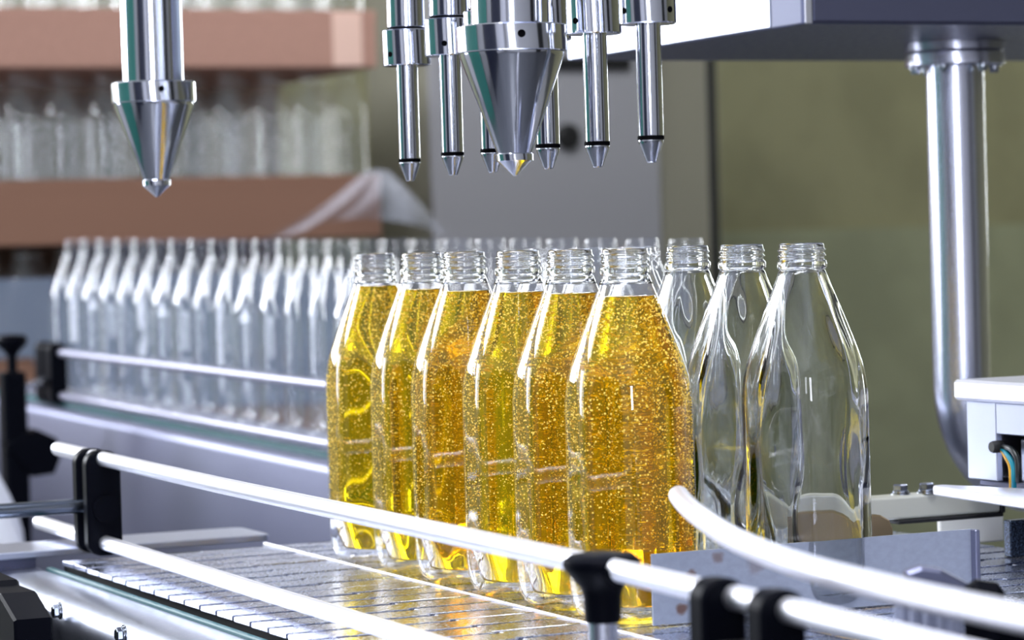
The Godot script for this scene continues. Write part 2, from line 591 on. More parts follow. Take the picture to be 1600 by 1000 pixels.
func room() -> void:
	struct("floor", Vector3(-3.3, -0.1, -6.2), Vector3(6.3, 0.0, 4.2), M.floor)
	struct("ceiling", Vector3(-3.3, 3.2, -6.2), Vector3(6.3, 3.3, 4.2), M.white)
	struct("wall_back", Vector3(-3.3, 0.0, -6.3), Vector3(6.3, 3.2, -6.1), M.wall)
	struct("wall_front", Vector3(-3.3, 0.0, 4.1), Vector3(6.3, 3.2, 4.3), M.plaster)
	struct("wall_left", Vector3(-3.4, 0.0, -6.2), Vector3(-3.2, 3.2, 4.2), M.plaster)
	struct("wall_right", Vector3(6.2, 0.0, -6.2), Vector3(6.4, 3.2, 4.2), M.wall)
	# unseen objects added to the hall to show in the polished steel
	var tc := thing("added_teal_locker", "added unseen teal locker at the left wall, there for the reflections in the cones", "locker")
	bx("body", Vector3(-3.19, 0.0, -2.45), Vector3(-2.7, 2.0, -0.50), mat(Color(0.16, 0.42, 0.38), 0.5), tc, 0.004)
	for z in [-2.44, -1.95, -1.46, -0.99]:
		bx("door", Vector3(-2.699, 0.05, z), Vector3(-2.685, 1.95, z + 0.485), mat(Color(0.18, 0.46, 0.42), 0.5), tc, 0.003)
	var nc := thing("added_navy_cupboard", "added unseen navy cupboard at the left wall, giving the steel pipes a dark band", "cupboard")
	bx("body", Vector3(-3.19, 0.0, 0.35), Vector3(-2.6, 2.1, 1.7), mat(Color(0.07, 0.09, 0.16), 0.5), nc, 0.004)
	for z in [0.36, 1.03]:
		bx("door", Vector3(-2.599, 0.05, z), Vector3(-2.585, 2.05, z + 0.66), mat(Color(0.08, 0.10, 0.18), 0.5), nc, 0.003)
	struct("door_1", Vector3(2.5, 0.0, 4.04), Vector3(3.8, 2.2, 4.099), M.dark)  # dark door, unseen, added to darken the reflections in the steel
	struct("trim_1", Vector3(-3.2, 0.0, -6.1), Vector3(6.2, 1.18, -6.085), M.dado)

# one hinged plate of a table-top chain: its near and far edges interlock
func slat_mesh(w: float) -> ArrayMesh:
	var p := 0.0381
	var g := 0.0044
	var o := 0.0065
	var x1 := w * 0.36
	var x2 := w * 0.64
	var a := p - g
	var poly := [Vector2(0, 0), Vector2(x1, 0), Vector2(x1, -o), Vector2(x2, -o), Vector2(x2, 0.0), Vector2(w, 0), Vector2(w, a), Vector2(x2 + g, a), Vector2(x2 + g, a - o), Vector2(x1 - g, a - o), Vector2(x1 - g, a), Vector2(0, a)]
	var st := begin()
	# x across the chain, y of the outline along -z
	prism(st, poly, 0.0040, 0.0006, Transform3D(Basis(Vector3(1, 0, 0), Vector3(0, 0, -1), Vector3(0, 1, 0)), Vector3(0, -0.0040, 0)))
	return done(st)

func chain(label: String, x0: float, w: float, z0: float, z1: float, y: float, seed_: int) -> void:
	var o := thing("slat_chain", label, "conveyor chain", Vector3(x0, y, z1))
	var mesh := slat_mesh(w)
	var n := int((z1 - z0) / 0.0381)
	var rng := RandomNumberGenerator.new()
	rng.seed = seed_
	for i in n:
		var s := part("slat", mesh, M.slat if rng.randf() < 0.6 else M.slat_worn, o, Vector3(0, rng.randf() * 0.0003, -0.0381 * i))
		s.rotation.z = (rng.randf() - 0.5) * 0.003
		s.rotation.x = -0.010 - 0.004 * rng.randf()   # the leading edge of each plate stands a little proud
	bx("hinge_bed", Vector3(0.012, -0.022, -(z1 - z0)), Vector3(w - 0.012, -0.0045, 0), M.dark, o)

func bolt(at: Vector3, dir: Vector3, r: float, parent: Node3D, washer := true) -> void:
	var st := begin()
	var b := Basis(Quaternion(Vector3.UP, dir.normalized()))
	var xf := Transform3D(b, at)
	if washer:
		lathe(st, [Vector2(0, 0), Vector2(r * 1.25, 0), Vector2(r * 1.25, r * 0.2), Vector2(0, r * 0.2)], 24, xf)
		lathe(st, [Vector2(0, r * 0.25), Vector2(r * 1.05, r * 0.25), Vector2(r * 1.05, r * 0.45), Vector2(0, r * 0.45)], 24, xf, 30.0, 20)
	lathe(st, [Vector2(r * 0.9, r * 0.4), Vector2(r, r * 0.55), Vector2(r, r * 1.15), Vector2(r * 0.85, r * 1.3), Vector2(0, r * 1.3)], 6, xf)
	part("bolt", done(st), M.bolt, parent)

func conveyors() -> void:
	chain("wide chain of hinged steel slats in front of the filled bottles, nearest the camera", -0.2325, 0.1905, -0.68, 0.46, 0.9, 1)
	chain("narrower chain of hinged steel slats that carries the filled bottles", -0.0365, 0.1005, -0.68, 0.46, 0.9, 2)
	chain("chain of hinged steel slats that carries the three clear bottles on the right", 0.0690, 0.1905, -0.61, 0.46, 0.9, 3)
	chain("chain of hinged steel slats lying beside the grey machine housing", 0.2655, 0.1905, -0.61, 0.46, 0.9, 4)
	# frame of the front conveyor
	var f := thing("conveyor_frame", "long bent sheet steel side frame under the nearest slat chain, with two hex bolts", "conveyor frame", Vector3(0, 0, 0))
	var st := begin()
	var prof := [Vector2(-0.2395, 0.889), Vector2(-0.262, 0.889)]
	for i in 9:
		var a := PI / 2 + PI / 2 * i / 8.0
		prof.append(Vector2(-0.266 + 0.024 * cos(a), 0.865 + 0.024 * sin(a)))
	prof.append_array([Vector2(-0.290, 0.70), Vector2(-0.286, 0.70), Vector2(-0.286, 0.86), Vector2(-0.266, 0.885), Vector2(-0.2395, 0.885)])
	prism(st, prof, 1.22, 0.0004, Transform3D(Basis(), Vector3(0, 0, -0.76)), true)
	part("side_panel", done(st), M.sheet, f)
	for z in [-0.4423, -0.2669, -0.08]:
		bolt(Vector3(-0.290, 0.8815 if z < -0.3 else 0.8825, z), Vector3.LEFT, 0.0055, f)
	st = begin()
	box(st, Vector3(-0.2395, 0.880, -0.67), Vector3(-0.2335, 0.8920, 0.46), 0.001)
	part("wear_strip", done(st), M.teal, f)
	st = begin()
	box(st, Vector3(-0.0405, 0.88, -0.66), Vector3(-0.0375, 0.9012, 0.46), 0.0008)
	part("divider_strip", done(st), M.rail, f)
	bx("cross_beam", Vector3(-0.2855, 0.80, -0.60), Vector3(0.46, 0.875, -0.56), M.sheet_dark, f)
	bx("cross_beam", Vector3(-0.2855, 0.80, 0.30), Vector3(0.46, 0.875, 0.34), M.sheet_dark, f)
	for p in [Vector2(-0.25, -0.58), Vector2(-0.25, 0.30), Vector2(0.42, -0.58), Vector2(0.42, 0.30)]:
		bx("leg", Vector3(p.x - 0.02, 0.0, p.y - 0.02), Vector3(p.x + 0.02, 0.80, p.y + 0.02), M.sheet_dark, f, 0.003)
	# dead plate across the far end
	st = begin()
	prism(st, rounded(Vector2(-0.30, -0.775), Vector2(-0.022, -0.688), 0.010), 0.006, 0.0008, Transform3D(Basis(Vector3(1, 0, 0), Vector3(0, 0, 1), Vector3(0, -1, 0)), Vector3(0, 0.905, 0)))
	tag(part("dead_plate", done(st), M.sheet, self), "flat steel transfer plate across the far end of the front slat chain", "plate")
	bx("plate_bracket", Vector3(-0.28, 0.86, -0.76), Vector3(-0.24, 0.899, -0.70), M.sheet_dark, f)
	# black bracket foot low on the left
	st = begin()
	var poly := [Vector2(-0.60, 0.72), Vector2(-0.60, 0.925), Vector2(-0.475, 0.9135), Vector2(-0.415, 0.9125), Vector2(-0.412, 0.9085), Vector2(-0.362, 0.9085), Vector2(-0.318, 0.893), Vector2(-0.316, 0.72)]
	# outline in (z, y), pushed along x
	prism(st, poly, 0.03, 0.002, Transform3D(Basis(Vector3(0, 0, 1), Vector3(0, 1, 0), Vector3(-1, 0, 0)), Vector3(-0.3305, 0, 0)))
	var br := thing("rail_bracket", "black moulded bracket foot bolted to the conveyor side in the lower left corner", "bracket")
	part("body", done(st), M.black, br)
	bx("spacer", Vector3(-0.332, 0.84, -0.56), Vector3(-0.2905, 0.88, -0.50), M.black, br)
	# infeed conveyor behind, rising slightly towards the far end
	var inf := thing("infeed_conveyor", "long conveyor in the background that brings the row of clear bottles from the left", "conveyor", Vector3(0.40, 0.905, -0.65))
	inf.rotation.x = 0.0125
	st = begin()
	for i in 66:
		box(st, Vector3(-0.05, -0.004, -0.0381 * i - 0.0371), Vector3(0.055, 0.0, -0.0381 * i), 0.0006)
	tag(part("slats", done(st), M.slat_worn, inf), "", "", "", "stuff")
	bx("slat_bed", Vector3(-0.05, -0.03, -2.50), Vector3(0.055, -0.0045, 0.0), M.dark, inf)
	bx("wear_strip", Vector3(-0.0575, -0.020, -2.50), Vector3(-0.0515, 0.001, 0.02), M.teal, inf)
	st = begin()
	prof = [Vector2(-0.058, -0.008), Vector2(-0.066, -0.008)]
	for i in 9:
		var a := PI / 2 + PI / 2 * i / 8.0
		prof.append(Vector2(-0.074 + 0.012 * cos(a), -0.020 + 0.012 * sin(a)))
	prof.append_array([Vector2(-0.086, -0.30), Vector2(-0.082, -0.30), Vector2(-0.082, -0.022), Vector2(-0.074, -0.012), Vector2(-0.058, -0.012)])
	prism(st, prof, 2.53, 0.0004, Transform3D(Basis(), Vector3(0, 0, -2.51)), true)
	part("side_panel", done(st), M.frame, inf)
	bx("far_side_panel", Vector3(0.058, -0.30, -2.5), Vector3(0.064, -0.002, 0.02), M.sheet, inf)
	for z in [-0.2, -1.2, -2.3]:
		bx("leg", Vector3(-0.02, -0.95, z - 0.02), Vector3(0.02, -0.03, z + 0.02), M.sheet_dark, inf, 0.003)

var order := ["first", "second", "third", "fourth", "fifth", "sixth", "seventh", "eighth", "ninth", "tenth", "eleventh", "twelfth", "thirteenth", "fourteenth", "fifteenth", "sixteenth", "seventeenth", "eighteenth", "nineteenth", "twentieth", "twenty-first", "twenty-second", "twenty-third", "twenty-fourth"]
func bottles() -> void:
	var wall_glass := glass_mesh(64, 30, true)
	var shell := glass_mesh(64, 30, false, true)
	var neck := neck_mesh(64)
	# the six filled ones, front to back
	var fz := [0.003, -0.0855, -0.177, -0.2785, -0.3655, -0.468]
	var fill := [0.2265, 0.2280, 0.2285, 0.2290, 0.2300, 0.2325]
	var who := ["filled golden bottle at the front of the row, beside the bluish steel plate", "filled golden bottle second from the front, just behind the nearest one",
		"filled golden bottle third from the front of the row", "filled golden bottle fourth from the front, third from the far left end", "filled golden bottle fifth from the front, second from the far left end",
		"filled golden bottle at the far left end of the filled row, greenest and fullest"]
	for i in 6:
		var b := thing("filled_bottle", who[i], "bottle", Vector3(0, 0.9004, fz[i]), "row of filled bottles")
		part("glass", shell, M.thin, b)
		part("neck", neck, M.glass, b)
		part("drink", liquid_mesh(fill[i], 64, 40), M.liquid, b)
		bubbles(fill[i], 5400, 11 + i, b)
	# the clear ones behind and to the right
	var ez := [0.016, -0.072, -0.158, -0.2455, -0.333, -0.421]
	var ew := ["empty clear bottle farthest right, its whole outline against the olive wall", "empty clear bottle second from the right, half behind the rightmost one", "empty clear bottle third from the right, half hidden by the front filled bottle",
		"empty clear bottle behind the front filled bottle, only its neck in the clear", "empty clear bottle whose neck stands behind the gap of the two front filled bottles", "empty clear bottle, last of the right-hand row, neck behind the second filled bottle"]
	for i in 6:
		var b := thing("clear_bottle", ew[i], "bottle", Vector3(0.135, 0.9004, ez[i]), "clear bottles on the right-hand chain")
		part("glass", wall_glass if i < 4 else glass_mesh(48, 20, true), M.glass if i < 3 else M.far_glass, b)
	# the infeed row
	var far_mesh := glass_mesh(40, 20, false)
	var ord := order
	var first: Node3D
	for i in 24:
		var z := -0.66 - 0.0925 * i
		var b: Node3D
		if i == 0:
			b = thing("infeed_bottle", "", "bottle", Vector3.ZERO)
			part("glass", far_mesh, M.far_glass, b)
			first = b
		else:
			b = first.duplicate()
			b.name = numbered("infeed_bottle")
			add_child(b, true)
		b.position = Vector3(0.40, 0.9056 - 0.0125 * (z + 0.65), z)
		b.rotation.y = 0.2 * i
		var n := 24 - i
		tag(b, "empty clear bottle in the blurred infeed row, %s from its left end%s" % [ord[n - 1], ", leftmost of all" if n == 1 else ", rightmost of all" if n == 24 else ""], "bottle", "clear bottles in the infeed row")

func rod(called: String, path: Array, r: float, m: Material, label: String, category := "guide rail") -> MeshInstance3D:
	var st := begin()
	tube(st, path, r, 28)
	var o := part(called, done(st), m, self)
	tag(o, label, category)
	return o

func clamp_plate(poly: Array, z: float, depth: float) -> ArrayMesh:
	var st := begin()
	prism(st, poly, depth, 0.0018, Transform3D(Basis(), Vector3(0, 0, z)), true)
	return done(st)

func rails() -> void:
	rod("guide_rail", [Vector3(-0.2, 0.9895, -0.762), Vector3(-0.2, 0.986, -0.3), Vector3(-0.2, 0.9835, 0.35), Vector3(-0.208, 0.9835, 0.56), Vector3(-0.225, 0.9840, 0.80), Vector3(-0.24, 0.9845, 1.0)], 0.0064, M.rail, "upper steel guide rail crossing in front of the filled bottles")
	rod("guide_rail", [Vector3(-0.2, 0.9165, -0.835), Vector3(-0.2, 0.9125, -0.2), Vector3(-0.2, 0.911, 0.45)], 0.0064, M.rail, "lower steel guide rail just above the front slat chain")
	# left clamp: two black plates holding both rails
	var c := thing("rail_clamp", "black two-plate rail clamp at the left end of the front guide rails", "rail clamp", Vector3(-0.2, 0.95, -0.630))
	var shape := rounded(Vector2(-0.0155, -0.046), Vector2(0.0155, 0.0455), 0.0125, 8)
	part("clamp_plate", clamp_plate(shape, 0.0, 0.014), M.black, c)
	part("clamp_plate", clamp_plate(shape, -0.032, 0.014), M.black, c)
	var st := begin()
	lathe(st, [Vector2(0, 0), Vector2(0.011, 0), Vector2(0.012, 0.002), Vector2(0.012, 0.004), Vector2(0, 0.004)], 24, Transform3D(Basis(Vector3.RIGHT, PI / 2), Vector3(0.001, -0.005, 0.014)))
	part("boss", done(st), M.black, c)
	bolt(Vector3(0, 0.002, -0.0170), Vector3.BACK, 0.006, c, false)
	rod("clamp_rod", [Vector3(-0.2, 0.9462, -0.645), Vector3(-0.45, 0.9462, -0.645)], 0.0066, M.rod_dark, "dark steel rod running left from the front rail clamp", "rod")
	# T clamp on its grey post
	c = thing("rail_tee", "black mushroom-shaped rail holder on a grey post, in front of the front filled bottle", "rail holder", Vector3(-0.2, 0.8945, 0.3600))
	st = begin()
	lathe(st, [Vector2(0, 0.058), Vector2(0.0098, 0.058), Vector2(0.0102, 0.060), Vector2(0.0108, 0.073), Vector2(0.0122, 0.0775), Vector2(0.0170, 0.0830), Vector2(0.0212, 0.0882), Vector2(0.0220, 0.0908), Vector2(0.0214, 0.0935), Vector2(0.0180, 0.0958), Vector2(0.0100, 0.0972), Vector2(0, 0.0975)], 48)
	box(st, Vector3(-0.0085, 0.081, -0.0300), Vector3(0.0085, 0.0945, 0.0300), 0.005)
	part("holder", done(st), M.black, c)
	st = begin()
	lathe(st, [Vector2(0.0017, 0.0), Vector2(0.0028, 0.0), Vector2(0.0028, 0.001), Vector2(0.0017, 0.001), Vector2(0.0017, 0.0)], 20, Transform3D(Basis(Vector3.BACK, PI / 2), Vector3(-0.0080, 0.0880, -0.0255)))
	part("pin", done(st), M.bolt, c)
	st = begin()
	lathe(st, [Vector2(0, -0.06), Vector2(0.0086, -0.06), Vector2(0.0086, 0.0578), Vector2(0.0, 0.0578)], 28)
	part("post", done(st), M.pipe, c)
	# second clamp, close to the camera
	c = thing("rail_clamp", "large blurred black rail clamp nearest the camera, right of the mushroom-shaped holder", "rail clamp", Vector3(-0.212, 0.950, 0.545))
	shape = rounded(Vector2(-0.0130, -0.052), Vector2(0.0130, 0.0435), 0.0110, 8)
	part("clamp_plate", clamp_plate(shape, 0.024, 0.016), M.black, c)
	part("clamp_plate", clamp_plate(shape, -0.036, 0.016), M.black, c)
	st = begin()
	box(st, Vector3(-0.011, -0.05, -0.019), Vector3(0.011, 0.012, 0.023), 0.003)
	part("core", done(st), M.dark, c)
	# bent guide tube on the right
	var p := curve([Vector3(-0.0440, 1.0, 0.158), Vector3(-0.0720, 1.0, 0.222), Vector3(-0.1040, 1.0, 0.302), Vector3(-0.1470, 1.0, 0.420), Vector3(-0.1800, 1.0, 0.545), Vector3(-0.1970, 1.0, 0.665), Vector3(-0.2050, 1.0, 0.780), Vector3(-0.2080, 1.0, 0.92)], 6)
	rod("guide_tube", p, 0.0066, M.rail, "bent steel guide tube whose cut end touches the front filled bottle at right")
	# ribbed knob and its dark arm under the tube
	c = thing("thumb_screw", "grey fluted thumb screw with a black foot, under the bent guide tube", "screw", Vector3(-0.0693, 0.9725, 0.4910))
	st = begin()
	var rings := []
	for yv in [[-0.062, 0.97], [-0.060, 1.0], [-0.006, 1.0], [-0.0055, 1.10], [-0.0005, 1.12], [0.0005, 1.06]]:
		var ring := []
		for j in 120:
			var a := TAU * j / 120
			var flute: float = 0.11 * cos(a * 14.0) if yv[0] < -0.0058 else 0.0
			ring.append(Vector3(0.0165 * yv[1] * (1.0 + flute) * cos(a), yv[0], 0.0165 * yv[1] * (1.0 + flute) * sin(a)))
		rings.append(ring)
	rings.push_front(circle(0.0003, -0.062, 120))
	rings.append(circle(0.0003, 0.0010, 120))
	loft(st, rings)
	part("grip", done(st), mat(Color(0.66, 0.68, 0.78), 0.45), c)
	st = begin()
	box(st, Vector3(0.0200, -0.062, 0.000), Vector3(0.052, -0.012, 0.030), 0.004)
	part("block", done(st), M.black, c)
	c = thing("toggle_clamp", "small dark toggle clamp with a black tip above the bent guide tube", "clamp", Vector3(-0.0224, 0.9690, 0.3910))
	st = begin()
	var ab := Basis(Vector3(0.91, -0.16, 0.41).normalized(), Vector3(0.147, 0.986, 0.066).normalized(), Vector3(-0.41, 0.0, 0.91))
	prism(st, [Vector2(0.0, -0.012), Vector2(0.0, 0.003), Vector2(0.008, 0.007), Vector2(0.020, 0.007), Vector2(0.036, 0.001), Vector2(0.036, -0.012)], 0.014, 0.002, Transform3D(ab, Vector3.ZERO))
	part("lever", done(st), M.sheet_dark, c)
	st = begin()
	box(st, Vector3(0.0365, -0.013, -0.002), Vector3(0.058, 0.0035, 0.017), 0.005, Transform3D(ab, Vector3.ZERO))
	part("tip", done(st), M.black, c)
	st = begin()
	lathe(st, [Vector2(0, -0.08), Vector2(0.005, -0.08), Vector2(0.005, -0.0125), Vector2(0, -0.0125)], 16, Transform3D(Basis(), Vector3(0.012, -0.002, 0.012)))
	part("pin", done(st), M.bolt, c)
	# guide plate in front of the clear bottles
	var o := MeshInstance3D.new()
	var gm := begin()
	guide_sheet(gm)
	o.mesh = done(gm)
	o.material_override = M.rust
	o.name = numbered("guide_plate")
	add_child(o, true)
	bx("folded_edge", Vector3(0.2465, 0.9015, 0.0548), Vector3(0.2505, 0.9505, 0.0620), M.frame, o, 0.0008)
	tag(o, "bluish steel guide plate with rust spots, standing in front of the clear bottles", "plate")
	# rails, clamp and post of the infeed conveyor
	rod("guide_rail", [Vector3(0.34, 1.0110, -2.80), Vector3(0.34, 1.0035, -2.0), Vector3(0.34, 0.991, -0.85)], 0.0065, M.rail_dull, "blurred upper guide rail in front of the infeed row of clear bottles")
	rod("guide_rail", [Vector3(0.34, 0.9425, -2.80), Vector3(0.34, 0.9325, -2.0), Vector3(0.34, 0.9185, -0.85)], 0.0065, M.rail_dull, "blurred lower guide rail in front of the infeed row of clear bottles")
	c = thing("rail_clamp", "blurred black rail clamp at the left end of the infeed guide rails", "rail clamp", Vector3(0.3365, 0.9765, -2.75))
	shape = rounded(Vector2(-0.014, -0.05), Vector2(0.014, 0.05), 0.012, 8)
	part("clamp_plate", clamp_plate(shape, -0.025, 0.04), M.black, c)
	part("clamp_plate", clamp_plate(shape, 0.03, 0.04), M.black, c)
	c = thing("rail_post", "blurred black post with a round knob on top at the far left", "post", Vector3(0.186, 0.918, -2.394))
	c.scale = Vector3.ONE * 0.93
	st = begin()
	box(st, Vector3(-0.020, -0.985, -0.02), Vector3(0.018, 0.083, 0.02), 0.004)
	part("body", done(st), M.black, c)
	st = begin()
	lathe(st, [Vector2(0, 0.083), Vector2(0.008, 0.083), Vector2(0.008, 0.108), Vector2(0.012, 0.114), Vector2(0.024, 0.126), Vector2(0.026, 0.134), Vector2(0.022, 0.141), Vector2(0.0, 0.143)], 28)
	part("knob", done(st), M.black, c)
	st = begin()
	prism(st, [Vector2(-0.02, -0.03), Vector2(0.03, -0.01), Vector2(0.062, -0.026), Vector2(0.066, -0.060), Vector2(0.056, -0.082), Vector2(0.02, -0.085), Vector2(-0.02, -0.035)], 0.05, 0.003, Transform3D(Basis(), Vector3(0, 0, -0.02)))
	part("arm", done(st), M.black, c)
	st = begin()
	tube(st, [Vector3(0.016, 0.055, -0.01), Vector3(0.150, 0.050, -0.36)], 0.006, 16)
	part("link_rod", done(st), M.pipe, c)
	# white sack at the left edge
	st = begin()
	var sack := []
	for i in 40:
		var t := i / 39.0
		var drop := t * 0.984
		var ring := []
		for j in 48:
			var a := TAU * j / 48
			var r: float = lerp(0.03, 0.10, smoothstep(0.0, 0.26, drop)) * (1.0 + 0.25 * smoothstep(0.3, 0.9, drop)) * (1.0 + 0.06 * sin(a * 7.0 + drop * 12.0) + 0.04 * sin(a * 3.0 - drop * 27.0))
			ring.append(Vector3(r * cos(a), 0.20 - drop, r * sin(a)))
		sack.append(ring)
	sack.reverse()
	sack.push_front(circle(0.001, -0.7842, 48))
	sack.append(circle(0.001, 0.205, 48))
	loft(st, sack)
	tag(part("sack", done(st), M.bag, self, Vector3(0.030, 0.785, -2.14)), "tall crumpled white plastic sack standing at the left edge before the black post", "sack")

func guide_sheet(st: SurfaceTool) -> void:
	# flat sheet with a folded right edge, uv along it
	var lo := Vector3(-0.0115, 0.9015, 0.0525)
	var hi := Vector3(0.2490, 0.9505, 0.0545)
	st.set_smooth_group(-1)
	var put := func(v: Vector3) -> void:
		st.set_uv(Vector2((v.x - lo.x) / 0.2605, 1.0 - (v.y - lo.y) / 0.049))
		st.add_vertex(v)
	var x := [lo.x, hi.x]
	var y := [lo.y, hi.y]
	var z := [lo.z, hi.z]
	var V := func(i: int, j: int, k: int) -> Vector3: return Vector3(x[i], y[j], z[k])
	for q in [[[0, 0, 1], [0, 1, 1], [1, 1, 1], [1, 0, 1]], [[1, 0, 0], [1, 1, 0], [0, 1, 0], [0, 0, 0]], [[0, 0, 0], [0, 1, 0], [0, 1, 1], [0, 0, 1]], [[1, 0, 1], [1, 1, 1], [1, 1, 0], [1, 0, 0]], [[0, 1, 1], [0, 1, 0], [1, 1, 0], [1, 1, 1]], [[0, 0, 0], [0, 0, 1], [1, 0, 1], [1, 0, 0]]]:
		for m in [0, 1, 2, 0, 2, 3]:
			put.call(V.call(q[m][0], q[m][1], q[m][2]))

# ---------------------------------------------------------------- filler heads
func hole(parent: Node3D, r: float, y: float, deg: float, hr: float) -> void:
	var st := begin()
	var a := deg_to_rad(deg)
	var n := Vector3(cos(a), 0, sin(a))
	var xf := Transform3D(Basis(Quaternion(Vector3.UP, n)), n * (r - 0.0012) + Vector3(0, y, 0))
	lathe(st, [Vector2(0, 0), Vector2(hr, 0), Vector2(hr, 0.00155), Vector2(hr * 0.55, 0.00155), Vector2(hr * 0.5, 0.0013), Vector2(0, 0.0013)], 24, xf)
	part("hole_dark", done(st), M.hole, parent)  # black disc, the dark inside of a screw hole put into the colour

func filler() -> void:
	var nz := [0.0474, -0.036, -0.1182, -0.2186, -0.2956, -0.3847]
	var ny := [1.2186, 1.2182, 1.2199, 1.2205, 1.2210, 1.2192]
	var nl := ["slim filling nozzle farthest right, with two screw holes in its collar", "slim filling nozzle second from the right, one screw hole at the left of its collar", "slim filling nozzle right behind the large cone, third from the right",
		"slim filling nozzle almost hidden behind the large centre cone", "slim filling nozzle just left of the large centre cone", "slim filling nozzle at the left end of its row, over the last filled bottle"]
	var holes := [[172.0, 66.0], [158.0], [150.0], [110.0], [125.0], [156.0]]
	for i in 6:
		var o := thing("filling_nozzle", nl[i], "nozzle", Vector3(0, ny[i], nz[i]), "slim filling nozzles")
		var st := begin()
		lathe(st, [Vector2(0, 0), Vector2(0.0030, 0), Vector2(0.0036, 0.0006), Vector2(0.0084, 0.0128), Vector2(0.0088, 0.0146), Vector2(0.0086, 0.0154), Vector2(0, 0.0154)], 40, Transform3D(), 12)
		part("tip", done(st), M.steel, o)
		st = begin()
		lathe(st, [Vector2(0, 0.0154), Vector2(0.0086, 0.0154), Vector2(0.0092, 0.0160), Vector2(0.0092, 0.0180), Vector2(0.0086, 0.0186), Vector2(0, 0.0186)], 40)
		part("seal_ring", done(st), M.hole, o)
		st = begin()
		lathe(st, [Vector2(0, 0.0180), Vector2(0.0087, 0.0180), Vector2(0.0088, 0.0190), Vector2(0.0088, 0.0960), Vector2(0, 0.096)], 40)
		part("stem", done(st), M.steel, o)
		st = begin()
		lathe(st, [Vector2(0, 0.0945), Vector2(0.0188, 0.0945), Vector2(0.0196, 0.0953), Vector2(0.0196, 0.1232), Vector2(0.0190, 0.1240), Vector2(0, 0.1240)], 48)
		var col := part("collar", done(st), M.steel, o)
		for h in holes[i]:
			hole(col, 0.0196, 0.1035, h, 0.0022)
		st = begin()
		lathe(st, [Vector2(0, 0.1240), Vector2(0.0150, 0.1240), Vector2(0.0150, 0.1262), Vector2(0, 0.1262)], 48)
		part("seal_ring", done(st), M.hole, o)
		st = begin()
		lathe(st, [Vector2(0, 0.1260), Vector2(0.0150, 0.1260), Vector2(0.0155, 0.1265), Vector2(0.0155, 0.40), Vector2(0, 0.40)], 48)
		part("barrel", done(st), M.steel, o)
	var cones := [[Vector3(-0.0751, 1.2126, -0.0138), "large centring cone in the middle, in front of the slim nozzles", 104.0], [Vector3(-0.1153, 1.2165, -0.7076), "large centring cone on the left, alone before the cardboard trays", 97.0]]
	for cdef in cones:
		var o := thing("centring_cone", cdef[1], "nozzle", cdef[0], "large centring cones")
		var st := begin()
		lathe(st, [Vector2(0, 0), Vector2(0.0012, 0.0002), Vector2(0.0112, 0.0096), Vector2(0.0128, 0.0106), Vector2(0.0130, 0.0150), Vector2(0.0122, 0.0158), Vector2(0, 0.0158)], 48, Transform3D(), 25)
		part("tip", done(st), M.steel, o)
		st = begin()
		lathe(st, [Vector2(0, 0.0158), Vector2(0.0122, 0.0158), Vector2(0.0362, 0.0820), Vector2(0.0366, 0.0850), Vector2(0, 0.0850)], 64, Transform3D(), 25)
		part("cone", done(st), M.steel, o)
		st = begin()
		lathe(st, [Vector2(0, 0.0852), Vector2(0.0378, 0.0852), Vector2(0.0384, 0.0860), Vector2(0.0384, 0.1030), Vector2(0.0376, 0.1040), Vector2(0, 0.1040)], 64)
		var col := part("collar", done(st), M.steel, o)
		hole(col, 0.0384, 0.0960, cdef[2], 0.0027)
		st = begin()
		lathe(st, [Vector2(0, 0.1040), Vector2(0.0278, 0.1040), Vector2(0.0278, 0.41), Vector2(0, 0.41)], 64)
		part("barrel", done(st), M.steel, o)
	var mb := thing("filler_head", "steel filler head above the frame from which the nozzles hang", "filler", Vector3(0, 0, 0), "", "")
	bx("manifold", Vector3(-0.17, 1.6105, -0.82), Vector3(0.06, 1.70, 0.12), M.sheet, mb, 0.004)
	for z in [-0.6, 0.0]:
		bx("hanger", Vector3(-0.08, 1.70, z - 0.02), Vector3(-0.04, 3.2, z + 0.02), M.sheet_dark, mb, 0.003)

